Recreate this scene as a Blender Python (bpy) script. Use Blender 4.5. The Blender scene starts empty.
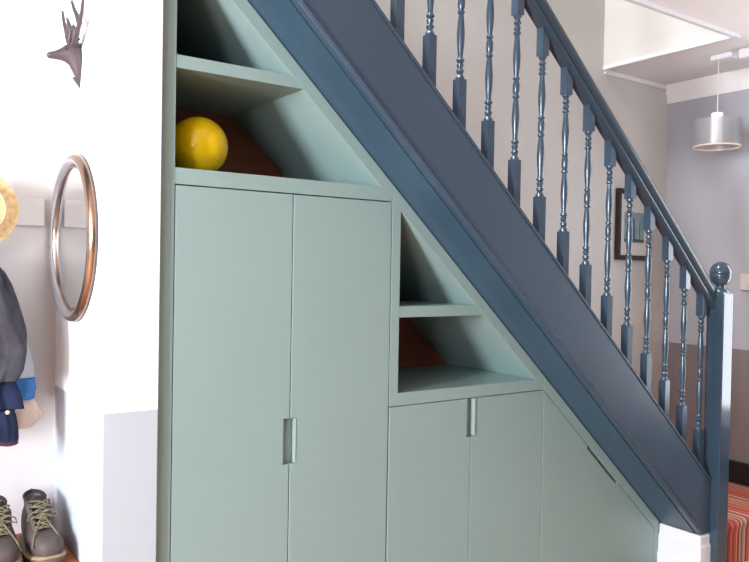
import bpy, bmesh, math, random
from math import sin, cos, pi, radians, sqrt
from mathutils import Vector, Matrix, noise

scene = bpy.context.scene
COL = scene.collection
random.seed(7)

def lin(c):
    return tuple((v/255/12.92) if v/255 <= .04045 else (((v/255)+.055)/1.055)**2.4 for v in c)

# ------------------------------------------------------------------ camera
cam_data = bpy.data.cameras.new('camera')
cam_data.sensor_width = 36; cam_data.lens = 36.144; cam_data.clip_start = .02
cam = bpy.data.objects.new('camera', cam_data); COL.objects.link(cam)
rt = Vector((0.8191906, -0.5732396, 0.0179735)); up = Vector((-0.0052167, 0.0238898, 0.9997010)); fw = Vector((0.5734976, 0.8190394, -0.0165799))
m = Matrix.Identity(4)
for i in range(3):
    m[i][0] = rt[i]; m[i][1] = up[i]; m[i][2] = -fw[i]
m.translation = (0, -2, 1.3)
cam.matrix_world = m
scene.camera = cam

# ------------------------------------------------------------------ world, daylight, exposure
world = bpy.data.worlds.new('world'); scene.world = world; world.use_nodes = True
bg = world.node_tree.nodes['Background']
bg.inputs['Color'].default_value = (*lin((222, 230, 242)), 1); bg.inputs['Strength'].default_value = .13

def area(name, loc, target, w, h, power, col):
    d = bpy.data.lights.new(name, 'AREA'); d.shape = 'RECTANGLE'; d.size = w; d.size_y = h
    d.energy = power; d.color = lin(col)
    o = bpy.data.objects.new(name, d); COL.objects.link(o); o.location = loc
    o.rotation_euler = (Vector(target) - Vector(loc)).to_track_quat('-Z', 'Y').to_euler()
    return o
area('front_window_light', (-3.2, -1.75, 1.7), (1.0, -.1, 1.1), 0.7, 1.4, 385, (246, 250, 255))
area('second_window_light', (-4.0, -4.4, 1.8), (.8, 0, 1.5), 1.0, 1.4, 125, (250, 250, 255))
area('door_glass_light', (3.83, -.68, 1.35), (0, -.68, 1.35), .52, 1.5, 15, (245, 250, 255))
area('landing_window_light', (1.0, .25, 4.2), (2.8, .45, 1.8), .6, 1.0, 85, (255, 252, 245))
vs = scene.view_settings
scene.display_settings.display_device = 'sRGB'
vs.view_transform = 'Standard'; vs.look = 'None'; vs.gamma = 1; vs.use_curve_mapping = False
vs.exposure = -0.17

# ------------------------------------------------------------------ materials
def mat(name, rgb, rough=.5, metal=0, var=.06, scale=6, bump=0, bscale=60, spec=.5, coat=0, alpha=1, detail=4, stretch=None):
    M = bpy.data.materials.new(name); M.use_nodes = True
    nt = M.node_tree; b = nt.nodes['Principled BSDF']
    c = lin(rgb)
    tc = nt.nodes.new('ShaderNodeTexCoord')
    src = tc.outputs['Object']
    if stretch:
        mp = nt.nodes.new('ShaderNodeMapping'); mp.inputs['Scale'].default_value = stretch
        nt.links.new(src, mp.inputs['Vector']); src = mp.outputs['Vector']
    n = nt.nodes.new('ShaderNodeTexNoise'); n.inputs['Scale'].default_value = scale; n.inputs['Detail'].default_value = detail
    nt.links.new(src, n.inputs['Vector'])
    r = nt.nodes.new('ShaderNodeValToRGB')
    r.color_ramp.elements[0].position = .3; r.color_ramp.elements[1].position = .7
    r.color_ramp.elements[0].color = (*[v*(1-var) for v in c], 1)
    r.color_ramp.elements[1].color = (*[min(1, v*(1+var)) for v in c], 1)
    nt.links.new(n.outputs['Fac'], r.inputs['Fac']); nt.links.new(r.outputs['Color'], b.inputs['Base Color'])
    b.inputs['Roughness'].default_value = rough; b.inputs['Metallic'].default_value = metal
    b.inputs['Specular IOR Level'].default_value = spec; b.inputs['Coat Weight'].default_value = coat
    b.inputs['Alpha'].default_value = alpha
    if bump:
        n2 = nt.nodes.new('ShaderNodeTexNoise'); n2.inputs['Scale'].default_value = bscale; n2.inputs['Detail'].default_value = 3
        nt.links.new(src, n2.inputs['Vector'])
        bp = nt.nodes.new('ShaderNodeBump'); bp.inputs['Strength'].default_value = bump; bp.inputs['Distance'].default_value = .002
        nt.links.new(n2.outputs['Fac'], bp.inputs['Height']); nt.links.new(bp.outputs['Normal'], b.inputs['Normal'])
    return M

def split_wall(name, low, high, zsplit, rough=.75):
    """painted wall: lower colour up to a dado height, upper colour above it"""
    M = mat(name, high, rough, var=.02, scale=3, bump=.1, bscale=120)
    nt = M.node_tree; b = nt.nodes['Principled BSDF']
    g = nt.nodes.new('ShaderNodeNewGeometry'); s = nt.nodes.new('ShaderNodeSeparateXYZ'); nt.links.new(g.outputs['Position'], s.inputs[0])
    c = nt.nodes.new('ShaderNodeMath'); c.operation = 'LESS_THAN'; c.inputs[1].default_value = zsplit
    nt.links.new(s.outputs['Z'], c.inputs[0])
    mx = nt.nodes.new('ShaderNodeMix'); mx.data_type = 'RGBA'
    nt.links.new(c.outputs[0], mx.inputs['Factor'])
    old = b.inputs['Base Color'].links[0].from_socket
    nt.links.new(old, mx.inputs['A']); mx.inputs['B'].default_value = (*lin(low), 1)
    nt.links.new(mx.outputs['Result'], b.inputs['Base Color'])
    return M

SAGE = mat('sage_paint', (141, 165, 164), .33, var=.015, scale=2, bump=.04, bscale=200)
NAVY = mat('navy_gloss_paint', (57, 75, 94), .34, var=.07, scale=5, bump=.12, bscale=90, detail=6)
NAVY_GLOSS = mat('navy_spindle_paint', (50, 70, 88), .24, var=.03, scale=5, spec=.7)
NAVY_RAIL = mat('navy_rail_paint', (50, 66, 80), .3, var=.03, scale=5)
NAVY_POST = mat('navy_newel_paint', (50, 68, 84), .15, var=.02, scale=4, spec=.7)
NAVY_SOFT = mat('navy_soffit_paint', (54, 78, 98), .4, var=.04, scale=4)
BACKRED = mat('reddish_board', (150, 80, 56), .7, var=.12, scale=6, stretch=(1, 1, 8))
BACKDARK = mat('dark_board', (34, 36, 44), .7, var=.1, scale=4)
WHITEBOX = split_wall('white_and_grey_wall_paint', (180, 189, 200), (246, 248, 250), .912)
COATWALL = mat('coat_wall_paint', (206, 203, 204), .75, var=.015, scale=2)
BEIGE = mat('beige_wall_paint', (208, 206, 203), .8, var=.02, scale=2)
FAR = split_wall('grey_and_mauve_wall_paint', (128, 116, 118), (174, 175, 184), .908)
CEIL = mat('ceiling_paint', (240, 238, 240), .85, var=.02, scale=1.5)
TRIM = mat('white_gloss_trim', (226, 227, 232), .35, var=.01, scale=3)
BLACKTRIM = mat('black_gloss_trim', (26, 26, 32), .35, var=.03, scale=3)
WOODFLOOR = mat('warm_floor_boards', (190, 150, 112), .45, var=.15, scale=4, stretch=(1, 9, 1))
BENCHWOOD = mat('orange_brown_bench_wood', (190, 98, 58), .4, var=.16, scale=5, stretch=(1, 10, 4))
BALL = mat('yellow_vinyl', (255, 216, 0), .2, var=.02, scale=2, spec=.5)
PEWTER = mat('pewter_metal', (88, 78, 84), .5, metal=.3, var=.08, scale=40, bump=.2, bscale=200)
COPPER = mat('copper_gilt_metal', (150, 124, 108), .24, metal=.9, var=.08, scale=12)
CHROME = mat('silver_metal', (205, 203, 212), .2, metal=.9, var=.03, scale=10)
GLASSM = mat('mirror_silvering', (238, 240, 242), .015, metal=1, var=.004, scale=2)
GREYCLOTH = mat('charcoal_cloth', (60, 60, 68), .9, var=.22, scale=30, bump=.6, bscale=220, spec=.2)
NAVYCLOTH = mat('navy_cloth', (30, 40, 66), .9, var=.15, scale=30, bump=.6, bscale=220, spec=.2)
PALECLOTH = mat('pale_blue_grey_cloth', (172, 180, 190), .9, var=.06, scale=24, bump=.5, bscale=220, spec=.2)
BLUECLOTH = mat('blue_cloth', (62, 112, 172), .9, var=.1, scale=30, bump=.5, bscale=220, spec=.2)
MAROON = mat('maroon_trim', (72, 40, 62), .9, var=.1, scale=30)
CREAM = mat('cream_fleece', (216, 196, 182), .95, var=.06, scale=30, bump=.8, bscale=150, spec=.1)
STRAW = mat('straw', (214, 186, 136), .8, var=.22, scale=70, bump=.8, bscale=180)
STRAWPALE = mat('pale_straw', (226, 212, 160), .8, var=.1, scale=60, bump=.6, bscale=180)
HATBAND = mat('patterned_hat_band', (170, 130, 150), .8, var=.5, scale=55)
LEATHER = mat('mauve_brown_nubuck', (84, 74, 74), .62, var=.1, scale=22, bump=.3, bscale=160, spec=.3)
LINING = mat('dark_boot_lining', (40, 36, 36), .9, var=.1, scale=30)
SOLEM = mat('tan_rubber_sole', (98, 85, 70), .7, var=.1, scale=30)
WELT = mat('pale_welt', (152, 136, 108), .7, var=.1, scale=90)
LACE = mat('olive_tan_lace', (112, 104, 82), .85, var=.4, scale=160)
EYELET = mat('eyelet_metal', (120, 112, 100), .35, metal=.9, var=.05)
FRAMEBLK = mat('black_frame_wood', (34, 28, 32), .35, var=.05)
MAT_CARD = mat('off_white_mount', (214, 208, 200), .8, var=.02)
SHADE = mat('silver_shade', (168, 168, 174), .35, metal=.4, var=.03, scale=8, alpha=.6)
SHADEIN = mat('white_inner_tube', (250, 250, 250), .4, var=.01)
SWITCHM = mat('switch_plastic', (214, 204, 200), .4, var=.01)
STONE = mat('button', (190, 180, 160), .4, var=.05)

def picture_mat():
    M = mat('teal_print', (110, 140, 148), .6, var=.35, scale=14)
    nt = M.node_tree; r = [n for n in nt.nodes if n.type == 'VALTORGB'][0]
    r.color_ramp.elements[0].color = (*lin((88, 118, 128)), 1); r.color_ramp.elements[1].color = (*lin((150, 172, 176)), 1)
    return M
PRINT = picture_mat()

def carpet_mat():
    M = bpy.data.materials.new('striped_carpet'); M.use_nodes = True
    nt = M.node_tree; b = nt.nodes['Principled BSDF']
    g = nt.nodes.new('ShaderNodeNewGeometry'); s = nt.nodes.new('ShaderNodeSeparateXYZ'); nt.links.new(g.outputs['Position'], s.inputs[0])
    d = nt.nodes.new('ShaderNodeMath'); d.operation = 'MULTIPLY_ADD'; d.inputs[1].default_value = 1/.235; d.inputs[2].default_value = -3.2/.235+20
    nt.links.new(s.outputs['X'], d.inputs[0])
    f = nt.nodes.new('ShaderNodeMath'); f.operation = 'FRACT'; nt.links.new(d.outputs[0], f.inputs[0])
    r = nt.nodes.new('ShaderNodeValToRGB'); cr = r.color_ramp; cr.interpolation = 'CONSTANT'
    st = [(0, (177, 84, 73)), (.07, (197, 118, 101)), (.12, (169, 73, 64)), (.19, (191, 95, 78)), (.26, (205, 142, 121)), (.30, (158, 64, 61)), (.37, (183, 154, 125)),
          (.42, (109, 98, 87)), (.47, (173, 121, 108)), (.53, (187, 158, 132)), (.58, (113, 69, 79)), (.64, (184, 91, 79)), (.72, (200, 160, 128)), (.77, (162, 68, 65)), (.84, (126, 117, 90)), (.88, (185, 88, 75)), (.95, (137, 61, 63))]
    cr.elements[0].position = 0; cr.elements[0].color = (*lin(st[0][1]), 1)
    cr.elements[1].position = st[1][0]; cr.elements[1].color = (*lin(st[1][1]), 1)
    for p, c in st[2:]:
        e = cr.elements.new(p); e.color = (*lin(c), 1)
    nt.links.new(f.outputs[0], r.inputs['Fac']); nt.links.new(r.outputs['Color'], b.inputs['Base Color'])
    b.inputs['Roughness'].default_value = .95; b.inputs['Specular IOR Level'].default_value = .15
    n2 = nt.nodes.new('ShaderNodeTexNoise'); n2.inputs['Scale'].default_value = 350
    bp = nt.nodes.new('ShaderNodeBump'); bp.inputs['Strength'].default_value = .7; bp.inputs['Distance'].default_value = .003
    nt.links.new(n2.outputs['Fac'], bp.inputs['Height']); nt.links.new(bp.outputs['Normal'], b.inputs['Normal'])
    return M
CARPET = carpet_mat()

# ------------------------------------------------------------------ mesh helpers
class MB:
    def __init__(s): s.bm = bmesh.new()
    def box(s, a, b, bev=0):
        x0, y0, z0 = a; x1, y1, z1 = b
        return s.prism([(x0, z0), (x1, z0), (x1, z1), (x0, z1)], y0, y1)
    def prism(s, pts, y0, y1):
        """polygon in X-Z extruded along Y"""
        A = [s.bm.verts.new((x, y0, z)) for x, z in pts]; B = [s.bm.verts.new((x, y1, z)) for x, z in pts]
        s.bm.faces.new(A); s.bm.faces.new(list(reversed(B)))
        n = len(pts)
        for i in range(n): s.bm.faces.new((A[i], B[i], B[(i+1) % n], A[(i+1) % n]))
        return s
    def prism_any(s, pts, vec):
        A = [s.bm.verts.new(p) for p in pts]; B = [s.bm.verts.new(Vector(p)+Vector(vec)) for p in pts]
        s.bm.faces.new(A); s.bm.faces.new(list(reversed(B))); n = len(pts)
        for i in range(n): s.bm.faces.new((A[i], B[i], B[(i+1) % n], A[(i+1) % n]))
        return s
    def rings(s, rings, cap0=True, cap1=True, closed=False):
        R = [[s.bm.verts.new(p) for p in r] for r in rings]
        n = len(R[0]); L = len(R)
        for i in range(L if closed else L-1):
            a, b = R[i], R[(i+1) % L]
            for k in range(n): s.bm.faces.new((a[k], a[(k+1) % n], b[(k+1) % n], b[k]))
        if not closed:
            if cap0: s.bm.faces.new(list(reversed(R[0])))
            if cap1: s.bm.faces.new(R[-1])
        return s
    def lathe(s, prof, c=(0, 0, 0), axis='z', seg=24, cap=True):
        """prof: (radius, height) pairs"""
        rs = []
        for r, h in prof:
            ring = []
            for k in range(seg):
                a = 2*pi*k/seg; u, v = r*cos(a), r*sin(a)
                p = (u, v, h) if axis == 'z' else ((h, u, v) if axis == 'x' else (u, -h, v))
                ring.append((c[0]+p[0], c[1]+p[1], c[2]+p[2]))
            rs.append(ring)
        return s.rings(rs, cap, cap)
    def tube(s, pts, rad, seg=8, flat=1.0):
        pts = [Vector(p) for p in pts]
        if not isinstance(rad, (list, tuple)): rad = [rad]*len(pts)
        rs = []; prev = None
        for i, p in enumerate(pts):
            t = (pts[min(i+1, len(pts)-1)] - pts[max(i-1, 0)]).normalized()
            if prev is None:
                u = t.orthogonal().normalized()
            else:
                u = (prev - t*prev.dot(t)).normalized()
            prev = u; v = t.cross(u)
            rs.append([p + (u*cos(2*pi*k/seg) + v*sin(2*pi*k/seg)*flat)*rad[i] for k in range(seg)])
        return s.rings(rs)
    def build(s, name, m, parent=None, bevel=0, smooth=False, subsurf=0, angle=35, segs=2):
        bmesh.ops.recalc_face_normals(s.bm, faces=s.bm.faces[:])
        me = bpy.data.meshes.new(name); s.bm.to_mesh(me); s.bm.free()
        me.materials.append(m)
        o = bpy.data.objects.new(name, me); COL.objects.link(o)
        if parent:
            o.parent = parent
            o.matrix_parent_inverse = Matrix.Translation(-world_loc(parent))
        if smooth:
            for p in me.polygons: p.use_smooth = True
        if bevel:
            b = o.modifiers.new('bevel', 'BEVEL'); b.width = bevel; b.segments = segs; b.limit_method = 'ANGLE'; b.angle_limit = radians(30)
        if subsurf:
            d = o.modifiers.new('subsurf', 'SUBSURF'); d.levels = subsurf; d.render_levels = subsurf
        if smooth and not subsurf:
            try:
                me.set_sharp_from_angle(angle=radians(angle))
            except Exception: pass
        return o

def world_loc(o):
    v = Vector(o.location)
    p = o.parent
    return v if p is None else world_loc(p) + v if o.type == 'EMPTY' else Vector((0, 0, 0)) + (Vector((0, 0, 0)))

def tag(o, label=None, cat=None, group=None, kind=None):
    if label: o['label'] = label
    if cat: o['category'] = cat
    if group: o['group'] = group
    if kind: o['kind'] = kind
    return o
def thing(name, loc, label, cat, group=None):
    o = bpy.data.objects.new(name, None); COL.objects.link(o); o.location = loc; o.empty_display_size = .05
    return tag(o, label, cat, group)
def part(mb, name, m, parent, label=None, **k):
    """parts are modelled in world coordinates; the parent's inverse keeps them in place"""
    o = mb.build(name, m, parent, **k)
    if label: o['label'] = label
    return o
def structure(mb, name, m, **k): return tag(mb.build(name, m, **k), kind='structure')

M_ = .918                       # pitch of the stairs: drop per metre run
def rz(c, x): return c - M_*x   # height of a rake line with constant c at x
def rx(c, z): return (c - z)/M_

# ================================================================== THE SETTING
structure(MB().box((-4, -5, -.05), (4.1, .6, 0)), 'floor', WOODFLOOR)
# ceiling with the stairwell opening
cz = 2.38
structure(MB().prism_any([(-4, -5, cz), (4.1, -5, cz), (4.1, .75, cz), (3.28, .75, cz), (3.28, -.13, cz), (2.45, -.13, cz), (2.45, -.215, cz), (-4, -.215, cz)], (0, 0, .22)), 'ceiling', CEIL)
structure(MB().box((3.279, -.128, 2.381), (3.36, .6, 4.6)), 'wall_stairwell', mat('stairwell_paint', (214, 213, 213), .8, var=.02, scale=2))
structure(MB().box((.6, -.3, 4.6), (3.6, .75, 4.7)), 'ceiling_upstairs', CEIL)
structure(MB().prism_any([(3.288, -.142, 2.372), (3.268, -.142, 2.372), (3.268, -.142, 2.392), (3.288, -.142, 2.392)], (0, .74, 0)), 'trim_1', TRIM, bevel=.004)
structure(MB().box((2.45, -.146, 2.366), (3.288, -.122, 2.392)), 'trim_2', TRIM, bevel=.004)
structure(MB().box((.68, .6, 0), (4.1, .7, 4.7)), 'wall_back', BEIGE)
structure(MB().box((3.86, -5, 0), (3.96, .6, 2.38)), 'wall_right', FAR)
structure(MB().box((.54, -.020, 0), (.6845, .62, 2.38)), 'wall_left', WHITEBOX, bevel=.002)
structure(MB().box((-4, .53, 0), (.54, .63, 2.38)), 'wall_coats', COATWALL)
structure(MB().box((3.84, -5, .2), (3.86, .6, .317)), 'baseboard_right', BLACKTRIM, bevel=.004)
# coving round the far corner
cov = [(0, 0), (.006, 0), (.010, .02), (.018, .05), (.030, .085), (.034, .095), (.034, .105), (0, .105)]
structure(MB().prism([(3.86-a, 2.275+b) for a, b in cov], -5, .6), 'trim_3', CEIL, bevel=.002)
structure(MB().box((3.281, .586, 2.352), (3.86, .6, 2.3795)), 'trim_4', CEIL, bevel=.004)
# white frame of the tall side window in the right wall, past the landing
b = MB()
for a0, a1 in (((3.80, -1.04, .5), (3.859, -.95, 2.2)), ((3.80, -.41, .5), (3.859, -.32, 2.2)), ((3.80, -.95, 2.11), (3.859, -.41, 2.2)), ((3.80, -.95, .5), (3.859, -.41, .59))): b.box(a0, a1)
structure(b, 'window_1', TRIM, bevel=.004)
PANE = bpy.data.materials.new('daylit_window_glass'); PANE.use_nodes = True
pb = PANE.node_tree.nodes['Principled BSDF']; pb.inputs['Base Color'].default_value = (.8, .85, .9, 1); pb.inputs['Roughness'].default_value = .1
pb.inputs['Emission Color'].default_value = (*lin((240, 246, 255)), 1); pb.inputs['Emission Strength'].default_value = 1.6
structure(MB().box((3.842, -.95, .59), (3.856, -.41, 2.11)), 'window_2', PANE)
# landing at the foot of the flight and the white skirting under the string
structure(MB().box((3.136, -.185, 0), (3.84, .6, .188)).box((3.055, -.15, 0), (3.136, .6, .188)), 'floor_landing', WOODFLOOR)
sk = MB()
sk.box((2.992, -.188, 0), (3.052, .0, .183))
structure(sk, 'wall_stub', TRIM)
def skirt_profile(t):  # (offset out, height)
    return [(0, 0), (t+.012, 0), (t+.012, .055), (t+.008, .062), (t+.006, .066), (t+.006, .132), (t+.002, .140), (t, .146), (t, .175), (t-.004, .183), (0, .183)]
b = MB()
pr = skirt_profile(.010)
# L-shaped run: along the -X face then along the front face
R0 = [(2.992-o, 0.0, h) for o, h in pr]; R1 = [(2.992-o, -.188-o, h) for o, h in pr]; R2 = [(3.0505, -.188-o, h) for o, h in pr]
b.rings([R0, R1, R2])
structure(b, 'baseboard_front', TRIM)

# ================================================================== STAIRCASE
st = thing('staircase', (3.0, 0, 0), 'dark blue painted closed-string staircase rising left above the green cupboards', 'staircase')
cR, cT = 2.930, 3.208
xt = .80
s_ = MB()
s_.prism([(xt, rz(cR, xt)), (2.992, .187), (3.0515, .187), (3.0515, rz(cT, 3.0515)), (xt, rz(cT, xt))], -.2, -.165)
part(s_, 'outer_string', NAVY, st, bevel=.009, segs=4, smooth=True)
sm = MB()  # bead along the lower edge of the string
for off, w in ((.010, .004), (.020, .003)):
    sm.prism([(xt, rz(cR+off, xt)), (2.92, rz(cR+off, 2.92)), (2.92, rz(cR+off+w*1.5, 2.92)), (xt, rz(cR+off+w*1.5, xt))], -.2045, -.198)
part(sm, 'string_bead', NAVY, st, bevel=.0015)
cp = MB()  # capping strip carrying the balusters
cp.prism([(xt, rz(cT-.004, xt)), (3.051, rz(cT-.004, 3.051)), (3.051, rz(cT+.008, 3.051)), (xt, rz(cT+.008, xt))], -.203, -.13)
part(cp, 'string_capping', NAVY, st, bevel=.002)
so = MB()
so.prism([(xt, rz(cR, xt)), (2.990, rz(cR, 2.990)), (2.990, rz(cR+.03, 2.990)), (xt, rz(cR+.03, xt))], -.1655, .595)
part(so, 'sloping_underside', NAVY_SOFT, st)
tr = MB(); rs = MB()
z = .2; x = 3.06
while x > .9:
    z2 = z+.19; 
    rs.box((x-.018, -.16, z-.01), (x, .595, z2-.02))
    tr.box((x-.235, -.16, z2-.028), (x+.018, .595, z2))
    z = z2; x -= .19/M_
part(tr, 'tread', CARPET, st, 'striped carpeted treads', bevel=.006)
part(rs, 'riser', CARPET, st, 'striped carpeted risers')

# ================================================================== BANISTER
bn = thing('banister', (3.15, -.16, 0), 'dark blue banister with turned balusters and a ball-topped newel post, on the staircase', 'banister')
hr = MB()
cB = 3.952
# handrail profile swept along the pitch: (y offset, height above the lower line)
prof = [(-.022, 0), (.022, 0), (.027, .012), (.027, .022), (.020, .034), (.030, .052), (.031, .078), (.024, .097), (.010, .106), (-.010, .106), (-.024, .097), (-.031, .078), (-.030, .052), (-.020, .034), (-.027, .022), (-.027, .012)]
yc = -.173
hr.rings([[(xx, yc+a*.9, rz(cB, xx)+b_*.93) for a, b_ in prof] for xx in (.95, 3.0505)])
part(hr, 'handrail', NAVY_RAIL, bn, smooth=True, angle=40)
nw = MB()
X0, X1, Y0, Y1 = 3.050, 3.128, -.235, -.157
c = .009
def oct_ring(x0, x1, y0, y1, c, z): return [(x0+c, y0, z), (x1-c, y0, z), (x1, y0+c, z), (x1, y1-c, z), (x1-c, y1, z), (x0+c, y1, z), (x0, y1-c, z), (x0, y0+c, z)]
nw.rings([oct_ring(X0, X1, Y0, Y1, .003, 0), oct_ring(X0, X1, Y0, Y1, .003, 1.216), oct_ring(X0+.008, X1-.008, Y0+.008, Y1-.008, .004, 1.228)])
npst = part(nw, 'newel_post', NAVY_POST, bn, bevel=.002)
nb = MB()
nx, ny = (X0+X1)/2, (Y0+Y1)/2
nb.lathe([(.034, 1.222), (.036, 1.230), (.030, 1.238), (.020, 1.244), (.019, 1.252), (.026, 1.258), (.036, 1.267), (.043, 1.282), (.0455, 1.296), (.0455, 1.300), (.0435, 1.302), (.0455, 1.304), (.0455, 1.31), (.042, 1.326), (.034, 1.341), (.022, 1.351), (.008, 1.3555), (.001, 1.356)], (nx, ny, 0), seg=32)
o = nb.build('ball_finial', NAVY_POST, None, smooth=True, angle=60); o.parent = npst; o.matrix_parent_inverse = Matrix.Identity(4)
o.matrix_parent_inverse = Matrix.Translation((-0.0, 0, 0))

def baluster_mesh():
    """local: origin at centre of the square foot on the string line"""
    mb = MB(); s = .0155
    h = M_*s
    lo = .179; hi = .669; top = .752
    # lower square, its foot cut to the pitch
    def sq(zfun0, zfun1):
        pts = [(-s, -s), (s, -s), (s, s), (-s, s)]
        mb.rings([[(a, b_, zfun0(a)) for a, b_ in pts], [(a, b_, zfun1(a)) for a, b_ in pts]])
    sq(lambda a: -M_*a, lambda a: lo)
    sq(lambda a: hi, lambda a: top-M_*a)
    L = hi-lo
    half = [(.0150, 0), (.0150, .006), (.0105, .012), (.0085, .018), (.0125, .024), (.0125, .029), (.0085, .034), (.0105, .041), (.0118, .047), (.0085, .054), (.0130, .058), (.0130, .063), (.0088, .068),
            (.0085, .076), (.0105, .100), (.0128, .130), (.0130, .150), (.0112, .178), (.0085, .203), (.0080, .208), (.0118, .212), (.0118, .217), (.0085, .221), (.0105, .228), (.0118, .234), (.0118, .245)]
    pts = half + [(r, L-z_) for r, z_ in reversed(half[:-1])]
    mb.lathe([(r, lo+z_) for r, z_ in pts], seg=16)
    return mb
proto = baluster_mesh().build('baluster', NAVY_GLOSS, None, smooth=True, angle=30)
for k in range(14):
    o = proto if k == 0 else proto.copy()
    if k: COL.objects.link(o)
    x = 2.994 - .1265*k
    o.parent = bn; o.matrix_parent_inverse = Matrix.Identity(4)
    o.location = Vector((x, -.168, rz(cT, x)-.006)) - bn.location

# ================================================================== FITTED CUPBOARDS
cI, cO = 2.872, 2.925           # inner and outer edge of the sloping face frame
YB = .52
def cupboard(label, loc):
    return thing('storage_cupboard', loc, label, 'cupboard')
def notch_door(x0, x1, z0, z1, side=None, nz0=0, nz1=0, nw=.022):
    if side == 'r': pts = [(x0, z0), (x1, z0), (x1, nz0), (x1-nw, nz0), (x1-nw, nz1)] + ([(x1, nz1), (x1, z1)] if nz1 < z1 else []) + [(x0, z1)]
    elif side == 'l': pts = [(x0, z0), (x1, z0), (x1, z1)] + ([(x0, z1), (x0, nz1)] if nz1 < z1 else []) + [(x0+nw, nz1), (x0+nw, nz0), (x0, nz0)]
    if nz1 >= z1: pts = [(a, min(b_, z1)) for a, b_ in pts]
    return MB().prism(pts, 0, .02)

# --- tall cupboard
t1 = cupboard('tall sage green cupboard with two long doors below two open sloping shelves', (.7, .25, 0))
f = MB()
f.prism([(.684, 0), (.7295, 0), (.7295, rz(cI, .7295)+.05), (.684, rz(cO, .684))], 0, .03)
part(f, 'left_stile', SAGE, t1, bevel=.0012)
f = MB(); f.prism([(.7296, rz(cI, .7296)), (1.4675, rz(cI, 1.4675)), (1.4675, rz(cO, 1.4675)), (.7296, rz(cO, .7296))], 0, .03)
part(f, 'sloping_stile', SAGE, t1, bevel=.0012)
f = MB(); f.prism([(.7298, 1.522), (1.4675, 1.522), (1.4675, rz(cI, 1.4675)), (rx(cI, 1.567), 1.567), (.7298, 1.567)], 0, .03)
f.box((.7298, .03, 1.535), (rx(cI, 1.567), YB, 1.566))
part(f, 'fixed_shelf', SAGE, t1, bevel=.0012)
f = MB(); f.prism([(.7298, 1.8385), (rx(cI, 1.8385), 1.8385), (rx(cI, 1.8745), 1.8745), (.7298, 1.8745)], 0.001, YB)
part(f, 'open_shelf', SAGE, t1, bevel=.0012)
f = MB(); f.prism([(.7296, rz(cI+.002, .7296)), (1.4675, rz(cI+.002, 1.4675)), (1.4675, rz(cI+.03, 1.4675)), (.7296, rz(cI+.03, .7296))], .028, YB)
part(f, 'sloping_side_panel', SAGE, t1)
part(MB().box((.700, .03, 0), (.7290, YB, 2.2)), 'side_panel', BACKDARK, t1, 'inner side board coloured dark to deepen the shade')  # interior shade put into the board's colour
part(MB().prism([(.7298, 1.535), (rx(cI, 1.535), 1.535), (rx(cI, 1.8387), 1.8387), (.7298, 1.8387)], YB, YB+.012), 'back_panel', BACKRED, t1, 'bare reddish brown back board')
part(MB().prism([(.7298, 1.8387), (rx(cI, 1.8387), 1.8387), (.7298, rz(cI, .7298))], YB, YB+.012), 'back_panel', BACKDARK, t1, 'dark back board')  # darker board above the open shelf, reddish one below
part(MB().box((.731, .0215, .06), (1.4665, .034, 1.521)), 'carcass_frame', SAGE, t1)
part(notch_door(.7325, 1.0965, .05, 1.5185, 'r', .703, .842, .020), 'door', SAGE, t1, bevel=.0018)
part(notch_door(1.0995, 1.4652, .05, 1.5185, 'l', .703, .842, .0195), 'door', SAGE, t1, bevel=.0018)
part(MB().box((1.1155, -.002, .705), (1.1188, .019, .840)), 'finger_pull', SAGE, t1, 'pale upright lip of the finger pull', bevel=.002)
part(MB().box((.70, .05, 0), (1.4665, .07, .048)), 'plinth', SAGE, t1)

# --- middle cupboard
t2 = cupboard('middle sage green cupboard with two short doors below two triangular open shelves', (1.5, .25, 0))
f = MB(); f.prism([(1.4685, .845), (1.5035, .845), (1.5035, rz(cO, 1.5035)), (1.4685, rz(cO, 1.4685))], 0, .03)
part(f, 'divider_stile', SAGE, t2, bevel=.0008)
f = MB(); f.prism([(1.5037, rz(cI, 1.5037)), (2.211, rz(cI, 2.211)), (2.211, rz(cO, 2.211)), (1.5037, rz(cO, 1.5037))], 0, .03)
part(f, 'sloping_stile', SAGE, t2, bevel=.001)
f = MB(); f.prism([(1.4698, .8435), (2.2105, .8435), (rx(cI, .886), .886), (1.5037, .886), (1.5037, .8448), (1.4698, .8448)], 0, .03)
f.box((1.5037, .03, .855), (rx(cI, .886), YB, .885))
part(f, 'fixed_shelf', SAGE, t2, bevel=.001)
f = MB(); f.prism([(1.5037, 1.138), (rx(cI, 1.138), 1.138), (rx(cI, 1.176), 1.176), (1.5037, 1.176)], .001, YB)
part(f, 'open_shelf', SAGE, t2, bevel=.0012)
f = MB(); f.prism([(1.5035, rz(cI+.002, 1.5035)), (2.211, rz(cI+.002, 2.211)), (2.211, rz(cI+.03, 2.211)), (1.5035, rz(cI+.03, 1.5035))], .028, YB)
part(f, 'sloping_side_panel', SAGE, t2)
part(MB().prism([(1.470, .06), (1.5030, .06), (1.5030, rz(cI, 1.503)), (1.470, rz(cI, 1.47))], .034, YB), 'side_panel', SAGE, t2)
part(MB().prism([(1.5037, .87), (rx(cI, .87), .87), (rx(cI, 1.1382), 1.1382), (1.5037, 1.1382)], YB, YB+.012), 'back_panel', BACKRED, t2, 'bare reddish brown back board')
part(MB().prism([(1.5037, 1.1382), (rx(cI, 1.1382), 1.1382), (1.5037, rz(cI, 1.5037))], YB, YB+.012), 'back_panel', BACKDARK, t2, 'dark back board')  # upper back board, darker than the one beneath the shelf
part(MB().box((1.4672, .0215, .06), (2.2105, .034, .842)), 'carcass_frame', SAGE, t2)
part(notch_door(1.4705, 1.8335, .05, .8405, 'r', .703, .85, .018), 'door', SAGE, t2, bevel=.0016)
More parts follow.
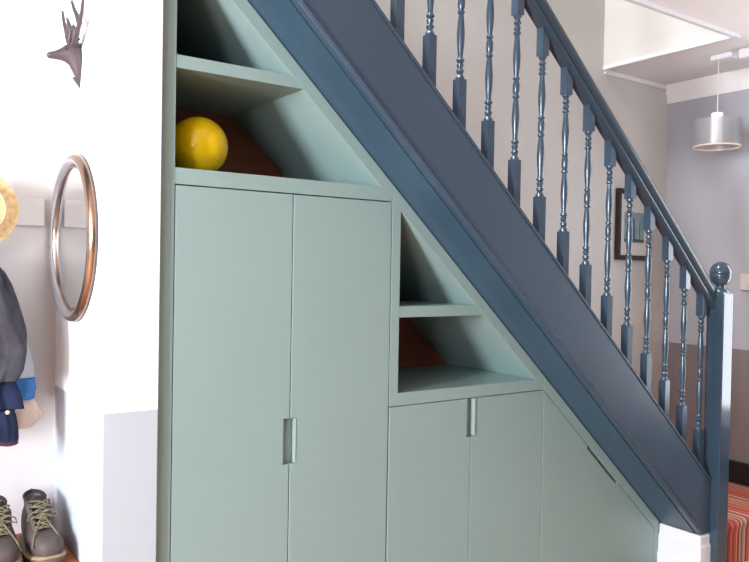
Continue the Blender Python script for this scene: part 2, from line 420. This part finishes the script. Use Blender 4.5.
part(notch_door(1.8365, 2.2085, .05, .8405, 'l', .703, .85, .018), 'door', SAGE, t2, bevel=.0016)
part(MB().box((1.8455, -.004, .705), (1.8545, .019, .8395)), 'finger_pull', SAGE, t2, 'pale upright lip of the finger pull', bevel=.002)
part(MB().box((1.4685, .05, 0), (2.211, .07, .048)), 'plinth', SAGE, t2)

# --- low cupboard
t3 = cupboard('low sage green cupboard with one triangular door where the staircase meets the skirting', (2.5, .25, 0))
f = MB(); f.prism([(2.2118, rz(cI, 2.2118)), (2.976, rz(cI, 2.976)), (2.976, rz(cO, 2.976)), (2.2118, rz(cO, 2.2118))], 0, .03)
part(f, 'sloping_stile', SAGE, t3, bevel=.001)
g = cI-.004
xs0, xs1 = 2.480, 2.674
def perp(x, d): # point d below the line g, measured square to it
    n_ = 1/sqrt(1+M_*M_); return (x-d*M_*n_, rz(g, x)-d*n_)
pts = [(2.2118, .008), (2.945, .008), (2.945, rz(g, 2.945)), (xs1, rz(g, xs1)), perp(xs1, .011), perp(xs0, .011), (xs0, rz(g, xs0)), (2.2118, rz(g, 2.2118))]
part(MB().prism(pts, 0, .02), 'door', SAGE, t3, bevel=.0012)
f = MB(); f.prism([(2.2118, .01), (2.946, .01), (2.946, .14), (2.2118, rz(cI, 2.2118))], .048, .06)
part(f, 'carcass_frame', BACKDARK, t3, 'board coloured dark as the shade behind the finger slot')  # dark sheet standing in for the shade inside the slot
part(MB().prism([(2.948, 0), (2.975, 0), (2.975, rz(cI, 2.975)), (2.948, rz(cI, 2.948))], .0, .03), 'end_stile', SAGE, t3)
part(MB().box((2.2118, .05, 0), (2.947, .07, .038)), 'plinth', SAGE, t3)

# ================================================================== YELLOW BALL
bl = MB(); R = .0875
seg = 40; rr = []
for i in range(1, 32):
    a = -pi/2 + pi*i/32; rr.append((R*cos(a), R*sin(a)))
rr = [(.001, -R)] + rr + [(.001, R)]
bl.lathe(rr, (.855, .15, 1.567+R), seg=seg)
tag(bl.build('ball', BALL, smooth=True, angle=80), 'shiny yellow ball on the lower open shelf of the tall cupboard', 'ball')

# ================================================================== ROUND MIRROR
cy_, cz_ = .284, 1.372
mr = thing('round_mirror', (.54, cy_, cz_-.245), 'round mirror in a silver and copper metal frame on the white wall end', 'mirror')
def ring(profile, seg=72):
    mb = MB(); rs_ = []
    for k in range(seg):
        a = 2*pi*k/seg
        rs_.append([(.539 - d*.72, cy_+r*cos(a), cz_+r*sin(a)) for r, d in profile])
    mb.rings(rs_, closed=True); return mb
part(ring([(.2385, 0), (.2425, .003), (.2430, .007), (.2425, .0075), (.2425, 0)]), 'back_rim', PEWTER, mr, 'dark purple-grey back rim', smooth=True, angle=50)
part(ring([(.2420, .0), (.2425, .009), (.2415, .017), (.2375, .026), (.2320, .032), (.2275, .034), (.2275, 0)]), 'outer_frame', COPPER, mr, 'copper outer band', smooth=True, angle=50)
part(ring([(.2272, 0), (.2272, .0345), (.2240, .0345), (.2190, .031), (.2130, .024), (.2080, .016), (.2080, 0)]), 'inner_frame', CHROME, mr, 'silver inner slope', smooth=True, angle=50)
part(ring([(.2078, 0), (.2078, .015), (.2060, .018), (.2030, .0175), (.2015, .014), (.2015, 0)]), 'inner_bead', COPPER, mr, 'gilt inner bead', smooth=True, angle=50)
gl = MB(); gl.lathe([(.2014, 0), (.2014, -.008)], (.5385, cy_, cz_), axis='x', seg=64)
part(gl, 'mirror_glass', GLASSM, mr)

# ================================================================== STAG HEAD
sg = thing('stag_head_ornament', (.54, .25, 1.81), 'small pewter stag head with antlers, high on the white wall end', 'ornament')
h = MB(); rs_ = []
y0 = .255
for X_, zc, zr, yr in ((.5395, 1.868, .058, .020), (.532, 1.874, .056, .026), (.522, 1.884, .046, .027), (.510, 1.892, .032, .024), (.498, 1.891, .0235, .0195), (.484, 1.886, .016, .0135), (.470, 1.882, .0115, .0100), (.460, 1.880, .0098, .0095), (.453, 1.879, .0075, .0075), (.450, 1.879, .003, .003)):
    rs_.append([(X_ - (.004 if sin(a) < 0 else 0)*0, y0+yr*cos(a)*(1 - .25*max(0, -sin(a))), zc+zr*sin(a)) for a in [2*pi*k/16 for k in range(16)]])
h.rings(rs_)
h.tube([(.520, y0-.018, 1.915), (.523, y0-.036, 1.926), (.527, y0-.050, 1.925)], [.008, .009, .002], 8, .5)
h.tube([(.520, y0+.018, 1.915), (.523, y0+.036, 1.926), (.527, y0+.050, 1.925)], [.008, .009, .002], 8, .5)
h.tube([(.530, y0, 1.83), (.536, y0, 1.812), (.5385, y0, 1.800)], [.018, .009, .002], 8, .6)
part(h, 'head', PEWTER, sg, smooth=True, angle=60)

for s in (-1, 1):
    eye = MB(); eye.lathe([(.0005, -.004), (.003, -.002), (.003, .002), (.0005, .004)], (.499, y0+s*.0185, 1.899), seg=8); part(eye, 'eye', BLACKTRIM, sg)
for nm, runs in (('antler', [[(.518, .240, 1.913), (.515, .205, 1.928), (.515, .163, 1.957), (.512, .128, 1.977), (.510, .108, 2.004)],
                            [(.515, .163, 1.957), (.515, .192, 1.985), (.513, .214, 2.005), (.510, .232, 2.034)],
                            [(.517, .225, 1.922), (.513, .205, 1.945), (.510, .213, 1.962)]]),
                 ('antler', [[(.518, .268, 1.913), (.515, .290, 1.935), (.515, .316, 1.967), (.512, .335, 2.004), (.510, .345, 2.036)],
                             [(.516, .278, 1.925), (.513, .250, 1.957), (.511, .270, 1.982), (.510, .285, 1.999)],
                             [(.515, .300, 1.950), (.512, .280, 1.970), (.510, .276, 1.985)]])):
    a_ = MB()
    for r_ in runs:
        n_ = len(r_); a_.tube(r_, [.0085*(1-.55*i/(n_-1)) for i in range(n_)], 8)
    part(a_, nm, PEWTER, sg, smooth=True, angle=60)

# ================================================================== PEG RAIL, HAT
pg = thing('peg_rail', (0, .53, 1.41), 'white painted peg rail on the pale wall behind the hanging coats', 'peg rail')
part(MB().box((-1.1, .516, 1.413), (.502, .529, 1.500)), 'board', COATWALL, pg, bevel=.003)
for xx in (.30, .02, -.28):
    k = MB(); k.tube([(xx, .513, 1.44), (xx, .47, 1.437), (xx, .445, 1.445), (xx, .440, 1.462)], [.006, .006, .006, .008], 10)
    part(k, 'peg', CHROME, pg, smooth=True)
ht = thing('straw_hat', (.31, .46, 1.34), 'round straw hat with patterned band hanging on the peg rail at the left edge', 'hat')
b = MB()
hy = .43
def yl(mb, prof, seg=48): return mb.lathe(prof, (.297, hy, 1.452), axis='y', seg=seg)
yl(b, [(.062, 0), (.078, -.002), (.098, -.004), (.1145, -.003), (.1155, .0), (.1145, .003), (.098, .001), (.078, .003), (.062, .005)], 56)
part(b, 'brim', STRAW, ht, smooth=True, angle=60)
b = MB(); yl(b, [(.080, .001), (.079, .02), (.074, .045), (.062, .056), (.04, .060), (.001, .061)])
part(b, 'crown', STRAWPALE, ht, 'paler straw crown', smooth=True, angle=60)
b = MB(); yl(b, [(.0815, .004), (.0825, .006), (.0805, .022), (.0795, .024)])
part(b, 'hat_band', HATBAND, ht, 'flowered band', smooth=True)

# ================================================================== COATS
def cloth(stations, n=40, fold=.006, seed=0, freq=5, close_top=True):
    """stations: (x, y, z, rx, ry, tilt); elliptical rings with folds running down"""
    mb = MB(); rs_ = []
    # resample smoothly
    S = []
    for i in range(len(stations)-1):
        for t in (0, .25, .5, .75):
            a, b_ = stations[i], stations[i+1]; u = t*t*(3-2*t)*.4+t*.6
            S.append([a[j]*(1-u)+b_[j]*u for j in range(5)])
    S.append(list(stations[-1][:5]))
    for x, y, z, rx_, ry_ in S:
        r = []
        for k in range(n):
            a = 2*pi*k/n
            d = 1 + fold/max(rx_, ry_)*(sin(a*freq+seed+z*9)*.7 + noise.noise(Vector((cos(a)*2.2, sin(a)*2.2, z*9+seed)))*1.8)
            dz = noise.noise(Vector((cos(a)*1.5, seed, z*20)))*.006
            r.append((x+rx_*cos(a)*d, y+ry_*sin(a)*d, z+dz))
        rs_.append(r)
    mb.rings(rs_); return mb

# charcoal jacket, nearest
j1 = thing('jacket', (.2, .4, .8), 'charcoal grey jacket hanging at the left edge over navy one', 'jacket', )
part(cloth([(.17, .35, 1.335, .05, .035), (.18, .345, 1.30, .12, .045), (.18, .34, 1.22, .14, .05), (.18, .34, 1.05, .15, .05), (.18, .34, .93, .155, .05)], seed=1), 'body', GREYCLOTH, j1, smooth=True, angle=80)
part(cloth([(.290, .335, 1.325, .022, .035), (.320, .325, 1.275, .034, .048), (.345, .32, 1.19, .042, .050), (.367, .315, 1.10, .045, .050), (.377, .31, 1.05, .045, .047), (.368, .31, 1.00, .042, .044), (.355, .31, .970, .036, .040)], n=36, fold=.011, seed=3, freq=4), 'sleeve', GREYCLOTH, j1, smooth=True, angle=80)
part(cloth([(.05, .335, 1.325, .022, .035), (.02, .325, 1.275, .034, .048), (-.01, .32, 1.19, .042, .050), (-.03, .315, 1.0, .045, .050), (-.02, .31, .93, .036, .040)], n=36, fold=.011, seed=4, freq=4), 'sleeve', GREYCLOTH, j1, smooth=True, angle=80)
part(cloth([(.17, .36, 1.41, .045, .03), (.17, .355, 1.37, .065, .038), (.17, .355, 1.325, .07, .04)], n=28, fold=.004, seed=5), 'collar', GREYCLOTH, j1, smooth=True, angle=80)
# navy jacket
j2 = thing('jacket', (.2, .43, .7), 'dark navy jacket with maroon hem showing below the charcoal one', 'jacket')
part(cloth([(.18, .43, 1.30, .07, .022), (.18, .428, 1.2, .13, .026), (.18, .428, .98, .14, .028), (.18, .428, .82, .14, .028)], seed=8), 'body', NAVYCLOTH, j2, smooth=True, angle=80)
part(cloth([(.306, .415, 1.26, .024, .024), (.326, .41, 1.12, .030, .028), (.345, .40, 1.0, .042, .034), (.357, .365, .93, .046, .042), (.357, .342, .885, .048, .042)], n=36, fold=.011, seed=9, freq=4), 'sleeve', NAVYCLOTH, j2, smooth=True, angle=80)
part(cloth([(.355, .335, .884, .040, .036), (.352, .333, .874, .038, .034), (.352, .333, .866, .042, .038), (.356, .333, .83, .045, .040), (.356, .333, .797, .045, .040)], n=40, fold=.003, seed=10, freq=12), 'cuff', NAVYCLOTH, j2, smooth=True, angle=80)
part(cloth([(.356, .333, .798, .0455, .0405), (.356, .333, .786, .045, .040)], n=28, fold=.001, seed=10), 'hem_trim', MAROON, j2, 'maroon cuff edge', smooth=True, angle=60)
b = MB(); b.lathe([(.001, 0), (.006, 0), (.006, .003), (.001, .004)], (.365, .290, .882), axis='y', seg=14)
part(b, 'button', STONE, j2)
# pale jacket with blue cuffs
j3 = thing('jacket', (.38, .45, .85), 'pale grey blue jacket with bright blue cuff, behind the charcoal jacket', 'jacket')
part(cloth([(.28, .490, 1.36, .05, .016), (.28, .490, 1.28, .08, .018), (.28, .488, 1.1, .09, .020), (.28, .488, .95, .09, .020)], seed=12), 'body', PALECLOTH, j3, smooth=True, angle=80)
part(cloth([(.345, .478, 1.29, .024, .024), (.370, .472, 1.21, .030, .028), (.396, .46, 1.10, .038, .034), (.414, .445, 1.0, .041, .037), (.420, .435, .950, .042, .038)], n=28, fold=.005, seed=13, freq=4), 'sleeve', PALECLOTH, j3, smooth=True, angle=80)
part(cloth([(.417, .425, .956, .044, .039), (.417, .42, .925, .045, .040), (.412, .42, .895, .044, .040)], n=40, fold=.003, seed=14, freq=3), 'cuff', BLUECLOTH, j3, 'bright blue cuff', smooth=True, angle=80)
b = MB(); b.box((.372, .400, 1.172), (.402, .412, 1.208)); part(b, 'tab', BLUECLOTH, j3, 'small blue tab', bevel=.003)
# cream fleece glove
cr = thing('fleece_mitten', (.43, .43, .8), 'cream fleece mitten dangling out of the blue cuff', 'mitten')
part(cloth([(.420, .425, .905, .030, .020), (.430, .425, .880, .036, .022), (.437, .425, .850, .038, .023), (.436, .425, .825, .034, .021), (.425, .425, .806, .020, .014)], n=24, fold=.004, seed=20, freq=3), 'palm', CREAM, cr, smooth=True, angle=80)
part(cloth([(.458, .425, .872, .010, .010), (.470, .423, .852, .013, .012), (.472, .423, .832, .010, .010)], n=14, fold=.001, seed=21), 'thumb', CREAM, cr, smooth=True, angle=80)

# ================================================================== BENCH AND BOOTS
bt = .459
bh = thing('shoe_bench', (0, .32, 0), 'orange-brown wooden shoe bench against the pale wall, under the boots', 'bench')
part(MB().box((-.75, .10, bt-.03), (.538, .528, bt)), 'bench_top', BENCHWOOD, bh, bevel=.004)
part(MB().box((-.70, .14, .14), (.50, .50, .16)), 'lower_shelf', BENCHWOOD, bh, bevel=.003)
part(MB().box((-.70, .125, bt-.09), (.50, .145, bt-.03)), 'apron', BENCHWOOD, bh, bevel=.003)
for xx in (-.72, .50):
    for yy in (.12, .48):
        part(MB().box((xx, yy, 0), (xx+.035, yy+.035, bt-.03)), 'leg', BENCHWOOD, bh, bevel=.003)

def boot(cx, label, s, seed):
    """s=+1 right-hand boot in the picture, -1 its pair; toe towards -Y"""
    random.seed(seed)
    yh = .455   # heel
    t = thing('ankle_boot', (cx, .32, bt), label, 'boot', 'pair of ankle boots')
    # outline of the foot seen from above: (distance from toe, centre offset, half width, height of upper)
    F = [(.0, .006*s, .012, .024), (.006, .006*s, .024, .036), (.018, .006*s, .034, .047), (.040, .005*s, .0425, .056), (.065, .003*s, .0455, .060), (.09, .0, .0450, .067), (.115, -.002*s, .0415, .078), (.14, -.003*s, .0375, .092),
         (.165, -.003*s, .0345, .104), (.195, -.002*s, .0335, .108), (.225, 0, .0335, .108), (.250, 0, .031, .106), (.265, 0, .024, .100), (.272, 0, .014, .092)]
    yt = .180
    def sect(hw, h, z0, n=24, e=.62):
        r = []
        for k in range(n):
            a = 2*pi*k/n; c_, s__ = cos(a), sin(a)
            x = hw*math.copysign(abs(c_)**.75, c_)
            if s__ >= 0: zz = z0 + h*.42 + (h*.58)*abs(s__)**.9
            else: zz = z0 + h*.42 - (h*.42)*abs(s__)**.5
            r.append((x, zz))
        return r
    z0 = bt+.022
    ub = MB()
    def spring(d): return .012*max(0, 1-d/.07)**1.5
    ub.rings([[(cx+o+x, yt+d, z+spring(d)) for x, z in sect(hw, h, z0)] for d, o, hw, h in F])
    # ankle shaft: hollow, rings from inside the foot upwards and back down inside
    sh = [(.335, .033, .056, .070), (.345, .033, .054, .100), (.372, .031, .046, .120), (.384, .0305, .043, .135), (.390, .031, .043, .146)]
    SR = []
    for yc_, a_, b_, zz in sh:
        SR.append([(cx+a_*cos(q), yc_+b_*sin(q), bt+zz+(.008*sin(q) if zz > .11 else 0)) for q in [2*pi*k/28 for k in range(28)]])
    for yc_, a_, b_, zz in reversed(sh):
        SR.append([(cx+(a_-.0045)*cos(q), yc_+(b_-.0045)*sin(q), bt+zz-.001+(.008*sin(q) if zz > .11 else 0)) for q in [2*pi*k/28 for k in range(28)]])
    # leave the front open for the tongue: narrow gap between the facings
    ub2 = MB()
    n_ = 28
    gap = {k for k in range(n_) if abs(((2*pi*(k+.5)/n_) - 1.5*pi)) < .42}
    V = [[ub.bm.verts.new(p) for p in r] for r in SR]
    L = len(V); hlf = len(sh)
    for i in range(L-1):
        for k in range(n_):
            if k in gap: continue
            ub.bm.faces.new((V[i][k], V[i][(k+1) % n_], V[i+1][(k+1) % n_], V[i+1][k]))
    for k in range(n_):
        if k in gap:
            continue
        for kk, inner in ((k, (k-1) % n_), ((k+1) % n_, (k+1) % n_)):
            if inner in gap:
                for i in range(hlf-1):
                    try: ub.bm.faces.new((V[i][kk], V[i+1][kk], V[L-2-i][kk], V[L-1-i][kk]))
                    except Exception: pass
    upper = part(ub, 'upper', LEATHER, t, smooth=True, subsurf=1)
    # padded collar
    cl = MB(); cl.tube([(cx+.0292*cos(q), .390+.041*sin(q), bt+.147+.008*sin(q)) for q in [-pi/2+.5+(2*pi-1.0)*k/24 for k in range(25)]], .0034, 8)
    part(cl, 'collar', LINING, t, 'dark padded collar', smooth=True)
    lg = MB(); lg.rings([[(cx+a_*cos(q), .387+b_*sin(q), bt+zz+.008*sin(q)) for q in [2*pi*k/24 for k in range(24)]] for a_, b_, zz in ((.022, .034, .05), (.0258, .040, .10), (.0262, .0385, .1445))], cap1=False)
    part(lg, 'lining', LINING, t, 'dark inside lining', smooth=True, angle=40)
    # tongue
    tg = MB(); path = [(.262, .082), (.285, .096), (.308, .112), (.330, .130), (.342, .150), (.346, .162)]
    rs_ = []
    for i, (yy, zz) in enumerate(path):
        w = .017+.003*i/5; r = []
        for k in range(12):
            a = 2*pi*k/12; r.append((cx+w*cos(a), yy-.003*sin(a)-.004*(1-cos(a)**2), bt+zz+.004*sin(a)))
        rs_.append(r)
    tg.rings(rs_); part(tg, 'tongue', LINING, t, 'dark tongue', smooth=True, subsurf=1)
    # facings with eyelets
    rows = [(.262, .088, .017), (.277, .099, .018), (.292, .110, .019), (.308, .121, .021), (.324, .133, .023), (.338, .146, .025)]
    for sd in (-1, 1):
        fc = MB(); rs_ = []
        for yy, zz, w in rows:
            rs_.append([(cx+sd*(w-.003), yy-.007, bt+zz+.004), (cx+sd*(w+.012), yy-.001, bt+zz-.008), (cx+sd*(w+.012), yy+.006, bt+zz-.012), (cx+sd*(w-.003), yy-.003, bt+zz)])
        fc.rings(rs_); part(fc, 'facing', LEATHER, t, smooth=True, subsurf=1)
        ey = MB()
        for yy, zz, w in rows: ey.lathe([(.001, 0), (.0038, 0), (.0038, .003), (.001, .0035)], (cx+sd*(w+.002), yy-.006, bt+zz+.002), axis='y', seg=10)
        part(ey, 'eyelet', EYELET, t)
    # laces: crosses up the front, a bow with two hanging ends
    lc = MB()
    for i in range(len(rows)-1):
        (y1, z1, w1), (y2, z2, w2) = rows[i], rows[i+1]
        for sd in (-1, 1):
            A = Vector((cx+sd*w1, y1-.009, bt+z1+.006)); B = Vector((cx-sd*w2, y2-.009, bt+z2+.006))
            mid = (A+B)/2 + Vector((0, -.005, .005+.002*sd))
            lc.tube([A, mid, B], .0024, 7)
        lc.tube([(cx-w1, y1-.009, bt+z1+.006), (cx, y1-.013, bt+z1+.009), (cx+w1, y1-.009, bt+z1+.006)], .0023, 7)
    ky, kz = .298, .122
    for sd in (-1, 1):
        lc.tube([(cx, ky-.012, bt+kz+.006), (cx+sd*.018, ky-.022, bt+kz+.016), (cx+sd*.036, ky-.022, bt+kz+.006), (cx+sd*.040, ky-.018, bt+kz-.010), (cx+sd*.026, ky-.020, bt+kz-.004), (cx, ky-.014, bt+kz+.004)], .0023, 7)
        lc.tube([(cx, ky-.014, bt+kz+.004), (cx+sd*.014, ky-.040, bt+kz-.018), (cx+sd*.030, ky-.062, bt+kz-.042), (cx+sd*(.040), ky-.090, bt+kz-.066)], .0023, 7)
    part(lc, 'laces', LACE, t, 'olive tan laces', smooth=True)
    # stitched toe seam, welt, sole and heel
    O = [(F[i][0], F[i][1], F[i][2]) for i in range(len(F))]
    def outline(grow, zz):
        Lp = [(cx+o-hw-grow, yt+d - (grow if d < .01 else 0), zz+spring(d)) for d, o, hw in O]
        Rp = [(cx+o+hw+grow, yt+d - (grow if d < .01 else 0), zz+spring(d)) for d, o, hw in O]
        return Lp + list(reversed(Rp))
    sl = MB(); sl.rings([outline(.000, bt+.0005), outline(.003, bt+.004), outline(.0035, bt+.015), outline(.002, bt+.018)])
    part(sl, 'sole', SOLEM, t, smooth=True, angle=50)
    wl = MB(); wl.rings([outline(.004, bt+.018), outline(.006, bt+.0195), outline(.006, bt+.0235), outline(.003, bt+.0255)])
    part(wl, 'welt', WELT, t, 'pale stitched welt', smooth=True, angle=50)
    pl = MB(); pl.tube([(cx-.008, .432, bt+.140), (cx-.008, .440, bt+.150), (cx, .442, bt+.156), (cx+.008, .440, bt+.150), (cx+.008, .432, bt+.140)], .003, 8)
    part(pl, 'pull_loop', LACE, t, smooth=True)
    return t
boot(.457, 'right-hand mauve brown laced boot of the pair, nearest the white wall end', 1, 3)
boot(.350, 'left-hand mauve brown laced boot of the pair, cut by the picture edge', -1, 5)

# ================================================================== FRAMED PICTURE
pc = thing('framed_picture', (3.54, .6, 1.37), 'small black framed teal picture on beige wall behind the balusters', 'picture')
x0, x1, z0_, z1_ = 3.405, 3.70, 1.372, 1.758
f = MB(); w = .026
def frame_ring(x0, x1, z0, z1, y): return [(x0, y, z0), (x1, y, z0), (x1, y, z1), (x0, y, z1)]
f.rings([frame_ring(x0, x1, z0_, z1_, .599), frame_ring(x0, x1, z0_, z1_, .574), frame_ring(x0+.006, x1-.006, z0_+.006, z1_-.006, .571), frame_ring(x0+w, x1-w, z0_+w, z1_-w, .578), frame_ring(x0+w, x1-w, z0_+w, z1_-w, .599)], closed=True)
part(f, 'frame', FRAMEBLK, pc)
part(MB().box((x0+w, .586, z0_+w), (x1-w, .597, z1_-w)), 'mount', MAT_CARD, pc)
art = MB(); art.box((3.468, .5845, 1.475), (3.64, .586, 1.635))
part(art, 'print', PRINT, pc, 'teal print')
art = MB(); art.box((3.468, .5835, 1.470), (3.64, .5848, 1.488)).box((3.545, .5835, 1.488), (3.556, .5848, 1.60)).box((3.60, .5835, 1.488), (3.606, .5848, 1.58))
part(art, 'print_lines', mat('dark_teal_ink', (58, 84, 92), .6), pc)

# ================================================================== PENDANT LIGHT
pn = thing('pendant_light', (3.5, .0, 2.38), 'silver drum pendant lights hanging from a white ceiling bar', 'pendant light')
part(MB().box((3.475, .005, 2.352), (3.535, .115, 2.379)).box((3.475, -.36, 2.332), (3.535, -.03, 2.379)), 'ceiling_bar', TRIM, pn, bevel=.006)
for yy in (.086, -.225):
    c_ = MB(); c_.tube([(3.505, yy, 2.355), (3.505, yy, 2.10)], .0022, 8)
    part(c_, 'cord', SWITCHM, pn)
    s1 = MB()
    s1.lathe([(.1075, 2.060), (.110, 2.060), (.110, 1.930), (.1075, 1.930)], (3.505, yy, 0), seg=48, cap=False)
    sh_ = part(s1, 'drum_shade', SHADE, pn, 'silver drum shade', smooth=True, angle=40)
    rm = MB(); rs_ = []
    for k in range(48):
        a = 2*pi*k/48; rs_.append([(3.505+r*cos(a), yy+r*sin(a), z) for r, z in ((.105, 1.926), (.1112, 1.926), (.1112, 1.933), (.105, 1.933))])
    rm.rings(rs_, closed=True); part(rm, 'shade_rim', CREAM, pn, 'cream lower rim')
    it = MB(); it.lathe([(.027, 2.096), (.028, 2.09), (.028, 1.955), (.024, 1.952)], (3.505, yy, 0), seg=24)
    part(it, 'inner_tube', SHADEIN, pn, 'white inner tube', smooth=True, angle=40)
    ar = MB()
    for q in range(3): ar.tube([(3.505, yy, 2.058), (3.505+.107*cos(q*2.094+.3), yy+.107*sin(q*2.094+.3), 2.058)], .002, 6)
    part(ar, 'shade_ring', CHROME, pn)

# ================================================================== LIGHT SWITCH
sw = thing('light_switch', (3.86, .1, 1.22), 'pale light switch on the grey wall right of newel post', 'light switch')
part(MB().box((3.851, .055, 1.222), (3.859, .140, 1.306)), 'plate', SWITCHM, sw, bevel=.002)
part(MB().box((3.847, .085, 1.250), (3.852, .110, 1.280)), 'rocker', SWITCHM, sw, bevel=.001)

# ================================================================== STRIPED CARPET ON THE LANDING
cpt = MB()
prf = [(.598, .189), (.598, .202), (-.185, .202), (-.197, .199), (-.204, .191), (-.206, .180), (-.203, .165), (-.199, .150), (-.199, .001), (-.187, .001), (-.187, .189)]
cpt.rings([[(x, y, z) for y, z in prf] for x in (3.136, 3.838)])
tag(cpt.build('stair_carpet', CARPET, smooth=True, angle=40), 'red striped stair carpet wrapped over the low landing right of newel post', 'carpet')
